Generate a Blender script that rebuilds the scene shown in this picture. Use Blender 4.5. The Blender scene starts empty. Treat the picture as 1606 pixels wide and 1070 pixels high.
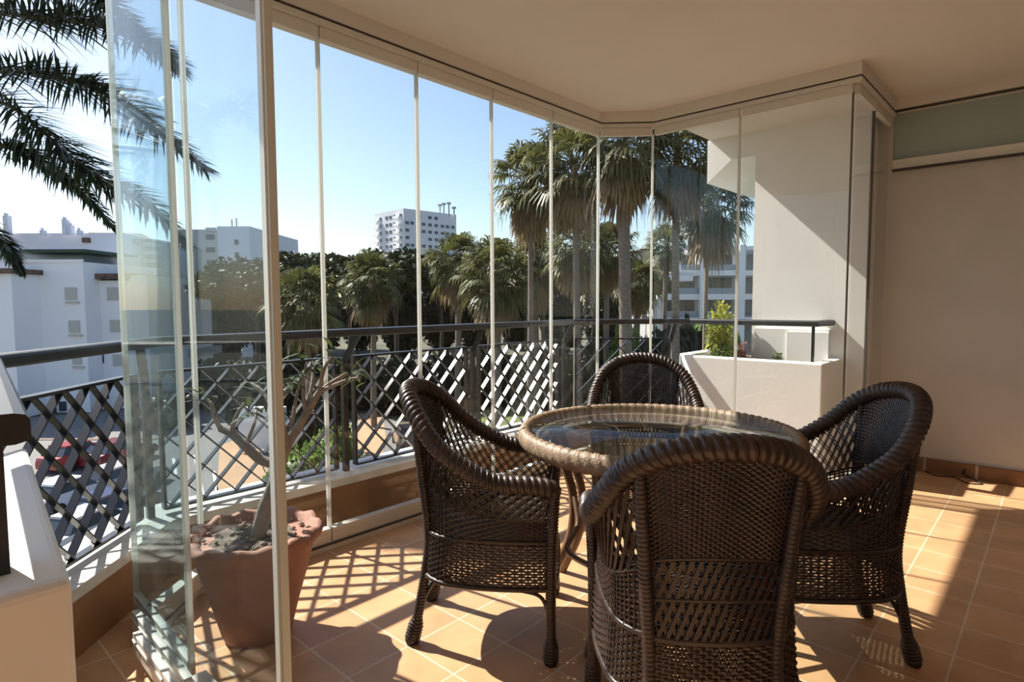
import bpy, math, random
import numpy as np
random.seed(7); rng = np.random.default_rng(7)
C = bpy.context.scene.collection
PI = math.pi
def V(*a): return np.array(a, float)

# ------------------------------------------------------------------ camera model
YAW, PITCH, ROLL, FPX, CH = 0.743383952, -0.0666734754, -0.0042368034, 941.88, 1.25
_f = V(math.cos(YAW)*math.cos(PITCH), math.sin(YAW)*math.cos(PITCH), math.sin(PITCH))
_r = V(math.sin(YAW), -math.cos(YAW), 0); _u = np.cross(_r, _f)
R_ = math.cos(ROLL)*_r + math.sin(ROLL)*_u
U_ = -math.sin(ROLL)*_r + math.cos(ROLL)*_u
FH = V(math.cos(YAW), math.sin(YAW), 0)
RH = V(math.sin(YAW), -math.cos(YAW), 0)
def ray(x, y): return R_*((x-803)/FPX) - U_*((y-535)/FPX) + _f
def at(x, y, d):                       # surveyed point: bearing of a pixel, forward distance in metres
    r = ray(x, y); return V(0, 0, CH) + r*(d/float(r@FH))
cam = bpy.data.cameras.new('camera'); co = bpy.data.objects.new('camera', cam); C.objects.link(co)
from mathutils import Matrix, Vector
m = Matrix.Identity(4)
for i in range(3):
    m[i][0] = R_[i]; m[i][1] = U_[i]; m[i][2] = -_f[i]
m[2][3] = CH
co.matrix_world = m
cam.sensor_width = 36; cam.lens = FPX/1606*36; cam.clip_start = .02; cam.clip_end = 3000
bpy.context.scene.camera = co

# ------------------------------------------------------------------ materials
def mat(name, col, rough=.6, metal=0, noise=0, nscale=8, bump=0, bscale=60, spec=.5, col2=None, coat=0, coords='Object', stretch=None, sheen=0):
    m = bpy.data.materials.new(name); m.use_nodes = True; nt = m.node_tree; N = nt.nodes; L = nt.links
    b = N['Principled BSDF']; b.inputs['Base Color'].default_value = (*col, 1)
    b.inputs['Roughness'].default_value = rough; b.inputs['Metallic'].default_value = metal
    b.inputs['Specular IOR Level'].default_value = spec
    if coat: b.inputs['Coat Weight'].default_value = coat; b.inputs['Coat Roughness'].default_value = .15
    tc = N.new('ShaderNodeTexCoord'); src = tc.outputs[coords]
    if stretch:
        mp = N.new('ShaderNodeMapping'); mp.inputs['Scale'].default_value = stretch; L.new(src, mp.inputs[0]); src = mp.outputs[0]
    if noise or col2:
        n = N.new('ShaderNodeTexNoise'); n.inputs['Scale'].default_value = nscale; n.inputs['Detail'].default_value = 6
        L.new(src, n.inputs['Vector'])
        rp = N.new('ShaderNodeValToRGB'); e = rp.color_ramp.elements
        c2 = col2 or tuple(max(0, c*(1-noise)) for c in col)
        e[0].position = .35; e[0].color = (*c2, 1); e[1].position = .65; e[1].color = (*col, 1)
        L.new(n.outputs['Fac'], rp.inputs['Fac']); L.new(rp.outputs['Color'], b.inputs['Base Color'])
    if bump:
        n2 = N.new('ShaderNodeTexNoise'); n2.inputs['Scale'].default_value = bscale; n2.inputs['Detail'].default_value = 5
        L.new(src, n2.inputs['Vector'])
        bp = N.new('ShaderNodeBump'); bp.inputs['Strength'].default_value = bump; bp.inputs['Distance'].default_value = .01
        L.new(n2.outputs['Fac'], bp.inputs['Height']); L.new(bp.outputs['Normal'], b.inputs['Normal'])
    return m

def glass_mat(name, tint=(.975, .985, .985), f0=.025, rough=0.0, smudge=0.0, fmax=.42):
    m = bpy.data.materials.new(name); m.use_nodes = True; nt = m.node_tree; N = nt.nodes; L = nt.links
    N.remove(N['Principled BSDF']); out = N['Material Output']
    t = N.new('ShaderNodeBsdfTransparent'); t.inputs[0].default_value = (*tint, 1)
    g = N.new('ShaderNodeBsdfGlossy'); g.inputs['Roughness'].default_value = rough
    lw = N.new('ShaderNodeLayerWeight'); lw.inputs['Blend'].default_value = .5
    p = N.new('ShaderNodeMath'); p.operation = 'POWER'; p.inputs[1].default_value = 5; L.new(lw.outputs['Facing'], p.inputs[0])
    q = N.new('ShaderNodeMath'); q.operation = 'MULTIPLY_ADD'; q.inputs[1].default_value = fmax; q.inputs[2].default_value = f0
    L.new(p.outputs[0], q.inputs[0])
    mx = N.new('ShaderNodeMixShader'); L.new(q.outputs[0], mx.inputs[0]); L.new(t.outputs[0], mx.inputs[1]); L.new(g.outputs[0], mx.inputs[2])
    last = mx.outputs[0]
    if smudge:
        d = N.new('ShaderNodeBsdfDiffuse'); d.inputs[0].default_value = (.75, .8, .8, 1)
        n = N.new('ShaderNodeTexNoise'); n.inputs['Scale'].default_value = 3; n.inputs['Detail'].default_value = 8
        tc = N.new('ShaderNodeTexCoord'); L.new(tc.outputs['Object'], n.inputs['Vector'])
        k = N.new('ShaderNodeMath'); k.operation = 'MULTIPLY'; k.inputs[1].default_value = smudge; L.new(n.outputs['Fac'], k.inputs[0])
        m2 = N.new('ShaderNodeMixShader'); L.new(k.outputs[0], m2.inputs[0]); L.new(last, m2.inputs[1]); L.new(d.outputs[0], m2.inputs[2]); last = m2.outputs[0]
    L.new(last, out.inputs['Surface'])
    return m

def translucent_mat(name, col, t=.55):
    m = bpy.data.materials.new(name); m.use_nodes = True; nt = m.node_tree; N = nt.nodes; L = nt.links
    b = N['Principled BSDF']; b.inputs['Base Color'].default_value = (*col, 1); b.inputs['Roughness'].default_value = .5
    tr = N.new('ShaderNodeBsdfTranslucent'); tr.inputs[0].default_value = (*col, 1)
    mx = N.new('ShaderNodeMixShader'); mx.inputs[0].default_value = t
    L.new(b.outputs[0], mx.inputs[1]); L.new(tr.outputs[0], mx.inputs[2]); L.new(mx.outputs[0], N['Material Output'].inputs['Surface'])
    return m

def leaf_mat(name, col, col2, t=.35, nscale=1.5, spec=.3, rough=.5):
    m = mat(name, col, rough, col2=col2, nscale=nscale, spec=spec); nt = m.node_tree; N = nt.nodes; L = nt.links
    b = N['Principled BSDF']; tr = N.new('ShaderNodeBsdfTranslucent'); tr.inputs[0].default_value = (*[min(1, c*1.4) for c in col], 1)
    mx = N.new('ShaderNodeMixShader'); mx.inputs[0].default_value = t
    L.new(b.outputs[0], mx.inputs[1]); L.new(tr.outputs[0], mx.inputs[2]); L.new(mx.outputs[0], N['Material Output'].inputs['Surface'])
    return m

def tile_mat(name, base, grout, tx, ty, ox, oy, rough=.45, gw=.018, axis='XY', vary=.25, bumps=.25):
    m = bpy.data.materials.new(name); m.use_nodes = True; nt = m.node_tree; N = nt.nodes; L = nt.links
    b = N['Principled BSDF']; tc = N.new('ShaderNodeTexCoord'); mp = N.new('ShaderNodeMapping')
    mp.inputs['Location'].default_value = (-ox/tx, -oy/ty, 0); mp.inputs['Scale'].default_value = (1/tx, 1/ty, 1)
    if axis == 'XZ':
        sp = N.new('ShaderNodeSeparateXYZ'); cb = N.new('ShaderNodeCombineXYZ'); L.new(tc.outputs['Object'], sp.inputs[0])
        ad = N.new('ShaderNodeMath'); ad.operation = 'SUBTRACT'; L.new(sp.outputs[0], ad.inputs[0]); L.new(sp.outputs[1], ad.inputs[1])
        L.new(ad.outputs[0], cb.inputs[0]); L.new(sp.outputs[2], cb.inputs[1]); L.new(cb.outputs[0], mp.inputs[0])
    elif axis == 'YZ':
        sp = N.new('ShaderNodeSeparateXYZ'); cb = N.new('ShaderNodeCombineXYZ'); L.new(tc.outputs['Object'], sp.inputs[0])
        L.new(sp.outputs[1], cb.inputs[0]); L.new(sp.outputs[2], cb.inputs[1]); L.new(cb.outputs[0], mp.inputs[0])
    else: L.new(tc.outputs['Object'], mp.inputs[0])
    br = N.new('ShaderNodeTexBrick'); br.offset = 0; br.squash = 1
    br.inputs['Scale'].default_value = 1; br.inputs['Brick Width'].default_value = 1; br.inputs['Row Height'].default_value = 1
    br.inputs['Mortar Size'].default_value = gw; br.inputs['Mortar Smooth'].default_value = .15; br.inputs['Bias'].default_value = 0
    br.inputs['Color1'].default_value = (*base, 1); br.inputs['Color2'].default_value = (*[c*(1-vary) for c in base], 1)
    br.inputs['Mortar'].default_value = (*grout, 1); L.new(mp.outputs[0], br.inputs['Vector'])
    n = N.new('ShaderNodeTexNoise'); n.inputs['Scale'].default_value = 5; n.inputs['Detail'].default_value = 8; L.new(tc.outputs['Object'], n.inputs['Vector'])
    rp = N.new('ShaderNodeMapRange'); rp.inputs['From Min'].default_value = .3; rp.inputs['From Max'].default_value = .7
    rp.inputs['To Min'].default_value = .82; rp.inputs['To Max'].default_value = 1.1; L.new(n.outputs['Fac'], rp.inputs['Value'])
    mx = N.new('ShaderNodeMix'); mx.data_type = 'RGBA'; mx.blend_type = 'MULTIPLY'; mx.inputs[0].default_value = 1
    L.new(br.outputs['Color'], mx.inputs[6]); L.new(rp.outputs[0], mx.inputs[7]); L.new(mx.outputs[2], b.inputs['Base Color'])
    b.inputs['Roughness'].default_value = rough; b.inputs['Specular IOR Level'].default_value = .35
    bp = N.new('ShaderNodeBump'); bp.invert = True; bp.inputs['Strength'].default_value = bumps; bp.inputs['Distance'].default_value = .004
    L.new(br.outputs['Fac'], bp.inputs['Height']); L.new(bp.outputs['Normal'], b.inputs['Normal'])
    return m

M = {}
M['tile'] = tile_mat('terracotta_floor', (.67, .39, .205), (.74, .58, .42), .25, .245, .04, .235, gw=.015, rough=.42, vary=.16)
M['skirt'] = tile_mat('brown_skirting', (.23, .115, .055), (.45, .36, .27), .30, .30, .1, -.1, axis='YZ', gw=.03)
M['curb_tile'] = tile_mat('brown_wall_tile', (.40, .215, .10), (.26, .15, .08), .26, .30, .05, -.03, axis='XZ', gw=.02, vary=.3)
M['ceiling'] = mat('painted_ceiling', (.74, .70, .63), .9, noise=.04, nscale=2, bump=.05, bscale=90)
M['wall'] = mat('painted_render', (.80, .77, .73), .9, noise=.04, nscale=3, bump=.15, bscale=120)
M['wallr'] = mat('beige_painted_wall', (.56, .53, .485), .9, noise=.05, nscale=3, bump=.15, bscale=120)
M['outwall'] = mat('white_render', (.86, .86, .84), .9, noise=.04, nscale=4, bump=.07, bscale=70)
M['coping'] = mat('white_coping', (.74, .72, .66), .75, noise=.18, nscale=9, bump=.2, bscale=50)
M['alu'] = mat('white_aluminium', (.70, .67, .61), .38, noise=.05, nscale=12)
M['alu_dark'] = mat('dark_slot', (.05, .04, .035), .6)
M['polealu'] = mat('grey_aluminium', (.60, .64, .61), .35)
M['iron'] = mat('black_painted_iron', (.012, .012, .015), .30, spec=.6, noise=.2, nscale=30)
M['rail'] = mat('black_handrail', (.012, .012, .015), .38, spec=.6)
M['glass'] = glass_mat('window_glass', smudge=.008)
M['glass_door'] = glass_mat('stacked_glass', tint=(.90, .94, .95), f0=.03, smudge=.02, fmax=.16)
M['table_glass'] = glass_mat('table_glass', tint=(.90, .94, .92), f0=.045, fmax=.42)
M['seal'] = translucent_mat('clear_edge_seal', (.80, .80, .76), .6)
M['seal_dark'] = mat('dark_edge_seal', (.10, .085, .07), .5)
M['frost'] = mat('frosted_glass', (.36, .43, .40), .35, noise=.12, nscale=1.2)
M['wicker'] = mat('dark_wicker', (.038, .020, .0145), .42, col2=(.015, .008, .006), nscale=22, spec=.55, coat=.12)
M['wicker_rim'] = mat('braided_wicker', (.062, .035, .026), .42, col2=(.024, .014, .011), nscale=18, spec=.55, coat=.12)
M['tan'] = mat('tan_rattan', (.34, .24, .16), .5, col2=(.20, .14, .09), nscale=14, bump=.3, bscale=90)
M['cane'] = mat('brown_cane', (.20, .115, .065), .4, col2=(.13, .07, .04), nscale=9)
M['terra'] = mat('terracotta_pot', (.42, .21, .15), .75, col2=(.33, .17, .125), nscale=10, bump=.3, bscale=40)
M['soil'] = mat('pebbly_soil', (.20, .16, .12), .95, col2=(.07, .05, .035), nscale=40, bump=1, bscale=60)
M['bark_grey'] = mat('grey_bark', (.34, .30, .27), .8, col2=(.20, .17, .15), nscale=14, bump=.5, bscale=50)
M['pebble'] = mat('pale_pebbles', (.5, .46, .40), .8, col2=(.3, .27, .23), nscale=30)
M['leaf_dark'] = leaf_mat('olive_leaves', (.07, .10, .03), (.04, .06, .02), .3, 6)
M['date'] = leaf_mat('date_palm_leaflets', (.075, .095, .045), (.045, .06, .035), .22, 5, spec=.5, rough=.4)
M['date_stem'] = mat('date_palm_stem', (.13, .12, .06), .5)
M['fan'] = leaf_mat('fan_palm_leaves', (.125, .13, .04), (.05, .055, .02), .25, 2, spec=.4)
M['fan_dry'] = leaf_mat('dry_palm_leaves', (.34, .245, .13), (.15, .105, .06), .3, 2)
M['trunk'] = mat('palm_trunk', (.25, .20, .16), .9, col2=(.15, .115, .09), nscale=6, bump=.6, bscale=12, stretch=(1, 1, 6))
M['pine'] = leaf_mat('pine_needles', (.06, .075, .025), (.016, .024, .010), .06, .6)
M['pinetrunk'] = mat('pine_bark', (.10, .07, .055), .9)
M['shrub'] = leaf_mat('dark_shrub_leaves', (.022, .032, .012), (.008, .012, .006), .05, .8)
M['dryleaf'] = leaf_mat('brownish_foliage', (.12, .075, .055), (.06, .04, .03), .2, .8)
M['yellowleaf'] = leaf_mat('yellow_green_leaves', (.34, .34, .06), (.13, .18, .035), .45, 5)
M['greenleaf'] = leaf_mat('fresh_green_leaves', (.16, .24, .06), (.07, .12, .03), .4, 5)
M['flower'] = leaf_mat('reddish_leaves', (.5, .16, .08), (.3, .12, .05), .4, 9)
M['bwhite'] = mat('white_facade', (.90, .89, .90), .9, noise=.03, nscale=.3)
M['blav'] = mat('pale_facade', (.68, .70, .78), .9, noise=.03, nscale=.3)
M['bgrey'] = mat('grey_facade', (.42, .42, .44), .9, noise=.1, nscale=.4)
M['bcream'] = mat('cream_facade', (.62, .57, .50), .9, noise=.1, nscale=.4)
M['roof'] = mat('brown_roof_tiles', (.20, .125, .09), .85, col2=(.07, .05, .045), nscale=2)
M['roofgreen'] = mat('dark_green_roof_edge', (.03, .06, .04), .6)
M['winglass'] = mat('dark_window_glass', (.05, .06, .075), .12)
M['shutter'] = mat('cream_shutter', (.52, .50, .46), .7)
M['winblue'] = mat('balcony_glass', (.26, .31, .36), .15)
M['asphalt'] = mat('asphalt', (.20, .195, .19), .9, noise=.15, nscale=.7)
M['pave'] = mat('orange_paving', (.50, .30, .17), .85, noise=.15, nscale=1)
M['grass'] = mat('lawn_grass', (.16, .22, .05), .95, col2=(.10, .13, .035), nscale=.6, bump=.5, bscale=8)
M['earth'] = mat('dry_ground', (.13, .12, .075), .95, col2=(.07, .07, .04), nscale=.15)
M['whiteline'] = mat('white_road_paint', (.75, .75, .73), .7)
M['tyre'] = mat('black_rubber', (.012, .012, .012), .7)
def carpaint(n, c): M[n] = mat(n, c, .25, coat=.6, spec=.6)
carpaint('paint_darkred', (.16, .015, .02)); carpaint('paint_white', (.75, .76, .78)); carpaint('paint_red', (.35, .02, .02)); carpaint('paint_blue', (.03, .05, .13)); carpaint('paint_silver', (.45, .46, .48)); carpaint('paint_dark', (.03, .03, .04))

# ------------------------------------------------------------------ mesh helpers
class MB:
    def __init__(s): s.v = []; s.f = []; s.n = 0; s.smooth = []
    def add(s, v, f, smooth=False):
        v = np.asarray(v, float).reshape(-1, 3); f = np.asarray(f, int); s.v.append(v); s.f.append((f+s.n, smooth)); s.n += len(v)
    def poly(s, v, fs, smooth=False):          # mixed polygons
        v = np.asarray(v, float).reshape(-1, 3); s.v.append(v)
        for f in fs: s.f.append((np.asarray([f], int)+s.n, smooth))
        s.n += len(v)
    def mesh(s, name, m):
        me = bpy.data.meshes.new(name); v = np.concatenate(s.v) if s.v else np.zeros((0, 3))
        loops = []; starts = []; tot = []; sm = []; k = 0
        for f, q in s.f:
            nf, w = f.shape; loops.append(f.ravel()); starts.append(k+np.arange(nf)*w); tot.append(np.full(nf, w)); sm.append(np.full(nf, q)); k += nf*w
        loops = np.concatenate(loops); starts = np.concatenate(starts); sm = np.concatenate(sm)
        me.vertices.add(len(v)); me.vertices.foreach_set('co', v.ravel())
        me.loops.add(len(loops)); me.loops.foreach_set('vertex_index', loops.astype('i'))
        me.polygons.add(len(starts)); me.polygons.foreach_set('loop_start', starts.astype('i'))
        me.polygons.foreach_set('use_smooth', sm)
        me.update(calc_edges=True); me.validate(); me.materials.append(m)
        return me
    def build(s, name, m, parent=None):
        o = bpy.data.objects.new(name, s.mesh(name, m)); C.objects.link(o)
        if parent is not None: o.parent = parent
        return o
    # shapes
    def box(s, x0, x1, y0, y1, z0, z1, F=None):
        v = np.array([(x, y, z) for x in (x0, x1) for y in (y0, y1) for z in (z0, z1)], float)
        if F is not None: v = F(v)
        s.add(v, [(0, 1, 3, 2), (4, 6, 7, 5), (0, 4, 5, 1), (2, 3, 7, 6), (0, 2, 6, 4), (1, 5, 7, 3)])
        return s
    def bar(s, a, b, w, h, up=(0, 0, 1)):       # rectangular bar a->b, w sideways, h along up
        a = np.array(a, float); b = np.array(b, float); t = (b-a)/np.linalg.norm(b-a); up = np.array(up, float)
        sd = np.cross(t, up); sd /= np.linalg.norm(sd); u = np.cross(sd, t)
        v = [p+sd*w/2*i+u*h/2*j for p in (a, b) for i, j in ((-1, -1), (1, -1), (1, 1), (-1, 1))]
        s.add(v, [(0, 3, 2, 1), (4, 5, 6, 7), (0, 1, 5, 4), (1, 2, 6, 5), (2, 3, 7, 6), (3, 0, 4, 7)])
        return s
    def tube(s, P, r, n=8, closed=False, nrm=None, cap=True, flat=1.0):
        P = np.asarray(P, float); k = len(P); r = np.broadcast_to(np.asarray(r, float), (k,))
        if closed: T = np.roll(P, -1, 0)-np.roll(P, 1, 0)
        else: T = np.gradient(P, axis=0)
        T /= np.linalg.norm(T, axis=1)[:, None]+1e-12
        if nrm is None:
            A = np.zeros((k, 3)); a = np.cross(T[0], V(0, 0, 1)); 
            if np.linalg.norm(a) < .1: a = np.cross(T[0], V(1, 0, 0))
            a /= np.linalg.norm(a); A[0] = a
            for i in range(1, k):
                a = a-T[i]*(a@T[i]); a /= np.linalg.norm(a); A[i] = a
        else:
            A = nrm-T*np.sum(nrm*T, 1)[:, None]; A /= np.linalg.norm(A, axis=1)[:, None]+1e-12
        B = np.cross(T, A); th = np.arange(n)*2*PI/n+PI/n
        v = P[:, None]+(A[:, None]*np.cos(th)[None, :, None]*flat+B[:, None]*np.sin(th)[None, :, None])*r[:, None, None]
        i = np.arange(k if closed else k-1); j = np.arange(n); I, J = np.meshgrid(i, j, indexing='ij')
        I2 = (I+1) % k; J2 = (J+1) % n
        f = np.stack([I*n+J, I2*n+J, I2*n+J2, I*n+J2], -1).reshape(-1, 4)
        s.add(v.reshape(-1, 3), f, n > 4)
        if cap and not closed:
            base = s.n-k*n
            s.f.append((np.array([np.arange(n)[::-1]])+base, False)); s.f.append((np.array([np.arange(n)])+base+(k-1)*n, False))
        return s
    def lathe(s, prof, c=(0, 0, 0), n=40, mod=None, cap=True):
        prof = np.asarray(prof, float); k = len(prof); th = np.arange(n)*2*PI/n
        R = prof[:, 0][:, None]*np.ones(n)[None]; Z = prof[:, 1][:, None]*np.ones(n)[None]
        if mod: R, Z = mod(R, Z, th[None, :])
        v = np.stack([c[0]+R*np.cos(th), c[1]+R*np.sin(th), c[2]+Z], -1).reshape(-1, 3)
        I, J = np.meshgrid(np.arange(k-1), np.arange(n), indexing='ij'); J2 = (J+1) % n
        s.add(v, np.stack([I*n+J, I*n+J2, (I+1)*n+J2, (I+1)*n+J], -1).reshape(-1, 4), True)
        if cap:
            base = s.n-k*n; s.f.append((np.array([np.arange(n)[::-1]])+base, False)); s.f.append((np.array([np.arange(n)])+base+(k-1)*n, False))
        return s
    def prism(s, pts, z0, z1):                  # vertical prism over a plan polygon (counter-clockwise)
        n = len(pts); v = [(x, y, z0) for x, y in pts]+[(x, y, z1) for x, y in pts]
        s.poly(v, [list(range(n))[::-1], list(range(n, 2*n))]+[[i, (i+1) % n, n+(i+1) % n, n+i] for i in range(n)])
        return s

def offs(path, d):
    P = [V(*p) for p in path]; out = []
    for i, p in enumerate(P):
        ns = []
        for a, b in ((i-1, i), (i, i+1)):
            if a >= 0 and b < len(P):
                t = P[b]-P[a]; t /= np.linalg.norm(t); ns.append(V(-t[1], t[0]))
        if len(ns) == 2:
            n = ns[0]+ns[1]; n /= np.linalg.norm(n); n = n/(n@ns[0])
        else: n = ns[0]
        out.append(p+n*d)
    return out
def strip(mb, path, d0, d1, z0, z1):
    A = offs(path, d0); B = offs(path, d1)
    for i in range(len(path)-1):
        q = [A[i], A[i+1], B[i+1], B[i]]; mb.prism([tuple(p) for p in q], z0, z1)
    return mb
def catmull(P, n):
    P = np.asarray(P, float); Q = np.vstack([2*P[0]-P[1], P, 2*P[-1]-P[-2]]); t = np.linspace(0, len(P)-1-1e-9, n)
    i = t.astype(int); u = (t-i)[:, None]; a, b, c, d = Q[i], Q[i+1], Q[i+2], Q[i+3]
    return .5*(2*b+(c-a)*u+(2*a-5*b+4*c-d)*u*u+(-a+3*b-3*c+d)*u**3)

def tag(o, label=None, cat=None, group=None, kind=None):
    if label: o['label'] = label
    if cat: o['category'] = cat
    if group: o['group'] = group
    if kind: o['kind'] = kind
    return o
def empty(name, loc=(0, 0, 0), rz=0, **k):
    o = bpy.data.objects.new(name, None); C.objects.link(o); o.location = loc; o.rotation_euler = (0, 0, rz); o.empty_display_size = .1
    return tag(o, **k)
def copy_tree(o, parent=None):
    c = o.copy(); C.objects.link(c)
    if parent is not None: c.parent = parent
    for ch in [x for x in list(C.objects) if x.parent == o]: copy_tree(ch, c)
    return c

# ------------------------------------------------------------------ light
sun_dir = V(-.18, 1, 1.0); sun_dir /= np.linalg.norm(sun_dir)
sl = bpy.data.lights.new('sun', 'SUN'); sl.energy = 6.0; sl.angle = math.radians(.6); sl.color = (1, .93, .82)
so = bpy.data.objects.new('sun', sl); C.objects.link(so)
so.rotation_euler = Vector(tuple(sun_dir)).to_track_quat('Z', 'Y').to_euler(); so.location = (0, 0, 30)
w = bpy.data.worlds.new('sky'); bpy.context.scene.world = w; w.use_nodes = True; N = w.node_tree.nodes; L = w.node_tree.links
st = N.new('ShaderNodeTexSky'); st.sky_type = 'NISHITA'; st.sun_disc = False; st.sun_elevation = math.asin(sun_dir[2])
st.sun_rotation = math.atan2(sun_dir[0], sun_dir[1]); st.altitude = 50; st.air_density = 1.0; st.dust_density = .9; st.ozone_density = 1.2
L.new(st.outputs[0], N['Background'].inputs[0]); N['Background'].inputs[1].default_value = .112

# ------------------------------------------------------------------ shell of the terrace
GY = 2.71
S = dict(kind='structure')
PATH = [(-.6, 1.45), (.91, 2.96), (3.97, 2.96), (4.62, 2.26), (4.62, 1.15)]      # inner face of the balcony kerb
o = MB().prism([(-1.5, -2.5), (5.25, -2.5), (5.25, 1.2), (4.62, 1.2), (4.62, 2.26), (3.97, 2.96), (.91, 2.96), (-.6, 1.45), (-1.5, 1.45)], -.3, 0).build('floor', M['tile']); tag(o, **S)
o = MB().prism([(-1.6, -2.6), (6.6, -2.6), (6.6, 2.29), (4.5, 2.29), (3.985, 2.95), (1.05, 2.95), (-.2, 1.7), (-1.6, 1.7)], 2.69, 3.0).build('ceiling', M['ceiling']); tag(o, **S)
mb = MB()
inn = [(-.45, 1.3), (.92, 2.67), (3.93, 2.67), (4.17, 2.36), (4.17, .96), (5.2, .96), (6.6, .96)]
outr = [(-.2, 1.7), (1.05, 2.95), (3.985, 2.95), (4.5, 2.29), (4.6, 2.29), (5.3, 2.29), (6.6, 2.29)]
for i in range(6): mb.prism([inn[i], inn[i+1], outr[i+1], outr[i]], 2.61, 2.70)
mb.box(5.15, 5.25, -2.5, .97, 2.62, 2.70)
tag(mb.build('trim_1', M['ceiling']), **S)
o = MB().box(5.2, 5.5, -2.5, 1.07, 0, 2.20).box(5.2, 5.5, .975, 1.07, 2.2, 2.69).box(5.2, 5.5, -2.5, 1.0, 2.62, 2.69).build('wall_right', M['wallr']); tag(o, **S)
o = MB().box(5.0, 5.6, 1.07, 1.90, -.3, 2.69).build('wall_outer', M['outwall']); tag(o, **S)
o = MB().box(4.95, 5.005, 1.30, 1.86, .6, 1.02).box(4.935, 4.955, 1.3, 1.60, .6, 1.0).build('trim_2', M['outwall']); tag(o, **S)
# lintel of the neighbouring bay, seen beyond the pillar
mb = MB(); q = [(2.31, 2.61), (2.31, 2.25), (2.10, 2.42), (1.90, 2.42), (1.90, 2.61)]; n_ = len(q)
mb.poly([(5.0, y, z) for y, z in q]+[(6.6, y, z) for y, z in q], [list(range(n_)), list(range(n_, 2*n_))[::-1]]+[[i, n_+i, n_+(i+1) % n_, (i+1) % n_] for i in range(n_)])
tag(mb.build('wall_neighbour', M['outwall']), **S)
o = MB().box(-1.6, 5.5, -2.7, -2.5, -.3, 2.69).build('wall_back', M['wall']); tag(o, **S)
o = MB().box(-1.8, -1.5, -2.7, 1.2, -.3, 2.69).build('wall_left', M['wall']); tag(o, **S)
o = MB().box(5.175, 5.2, -2.5, .96, 0, .10).build('baseboard_right', M['skirt']); tag(o, **S)
# transom window strip
win = MB().box(5.215, 5.235, -2.5, .97, 2.265, 2.61).build('window_1', M['frost']); tag(win, **S)
mb = MB().box(5.17, 5.25, -2.5, .97, 2.20, 2.262).box(5.16, 5.19, -2.5, .97, 2.194, 2.206).box(5.19, 5.25, -2.5, .97, 2.598, 2.62)
mb.build('window_frame', M['alu'], win)
MB().box(5.155, 5.185, -2.5, .97, 2.180, 2.196).box(5.17, 5.2, -2.5, .97, 2.606, 2.616).build('dark_strip', M['alu_dark'], win)  # dark bars below the ledge and at the head of the glass
# kerb with brown tile face and white coping
o = strip(MB(), PATH[:4], 0, .24, -.3, .225).build('wall_kerb', M['curb_tile']); tag(o, **S)
o = strip(MB(), PATH[:4], -.025, .27, .222, .265).build('trim_3', M['coping']); tag(o, **S)
# parapet block at the left
mb = MB().prism([(-1.5, 1.18), (.215, 1.18), (.34, 2.40), (-.1, 1.98), (-.9, 1.30)], -.3, .80)
o = mb.build('wall_parapet', M['outwall']); tag(o, **S)
bv = o.modifiers.new('bevel', 'BEVEL'); bv.width = .018; bv.segments = 3
# planter built onto the terrace edge
pts = [(4.52, 1.22), (4.52, 2.20), (4.56, 2.30), (4.64, 2.37), (5.25, 2.37), (5.25, 1.22)][::-1]
mb = MB().prism([(4.52, 1.22), (5.02, 1.22), (5.02, 1.30), (4.60, 1.30), (4.60, 2.16), (4.66, 2.27), (5.25, 2.27), (5.25, 2.37), (4.66, 2.37), (4.56, 2.30), (4.52, 2.20)], -.3, .805)
pl = mb.build('planter_wall', M['outwall']); tag(pl, kind='structure')
pl.name = 'wall_planter'
bv = pl.modifiers.new('bevel', 'BEVEL'); bv.width = .012; bv.segments = 2
MB().box(4.6, 5.25, 1.3, 2.27, .3, .77).build('soil', M['soil'], pl)

# ------------------------------------------------------------------ glazing
GP = [(.67, 2.47), (.91, 2.71), (3.95, 2.71), (4.22, 2.38), (4.22, 1.0), (5.2, 1.0)]
top = empty('glazing_track', (0, 0, 0), label='white aluminium head track under the ceiling edge with a thin dark slot', cat='track')
strip(MB(), GP, -.04, .04, 2.575, 2.612).build('head_rail', M['alu'], top)
strip(MB(), GP, -.0425, -.03, 2.600, 2.609).build('slot', M['alu_dark'], top)
bot = empty('floor_track', (0, 0, 0), label='white aluminium floor track running under the closed glass panels', cat='track')
strip(MB(), GP, -.035, .035, 0, .028).build('track_rail', M['alu'], bot)
strip(MB(), GP, -.0365, -.03, .026, .033).build('slot', M['alu_dark'], bot)
def pane(a, b, label, seal_end=True, seal_start=False, gm='glass', z0=.03, z1=2.575, prof=.075, seal_w=.02, pw=.022, sm='seal', group='frameless glass panels'):
    a = V(*a, 0); b = V(*b, 0); L_ = float(np.linalg.norm(b-a)); t = (b-a)/L_
    e = empty('glass_screen', tuple(a), math.atan2(t[1], t[0]), label=label, cat='glass screen', group=group)
    MB().box(.008, L_-.008, -.004, .004, z0+prof-.01, z1-.05).build('pane', M[gm], e)
    MB().box(.004, L_-.004, -pw, pw, z0+.004, z0+prof).box(.004, L_-.004, -pw-.004, -pw+.0005, z0+prof-.03, z0+prof-.022).build('bottom_profile', M['alu'], e)
    MB().box(.004, L_-.004, -.018, .018, z1-.06, z1-.002).build('top_profile', M['alu'], e)
    if seal_end: MB().box(L_-.008, L_-.008+seal_w*.8, -.009, .009, z0+prof*.5, z1-.05).build('edge_seal', M[sm], e)
    if seal_start: MB().box(-.006, .010, -.009, .009, z0+prof*.5, z1-.05).build('edge_seal', M[sm], e)
    return e
ord_ = ['narrow glass panel at the left corner of the glazing behind the potted tree']
xs = [.965, 1.568, 2.168, 2.763, 3.362, 3.945]
pane((.69, 2.49), (.955, 2.71), 'closed glass panel set at a slant across the left corner behind the potted tree', group=None)
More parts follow.
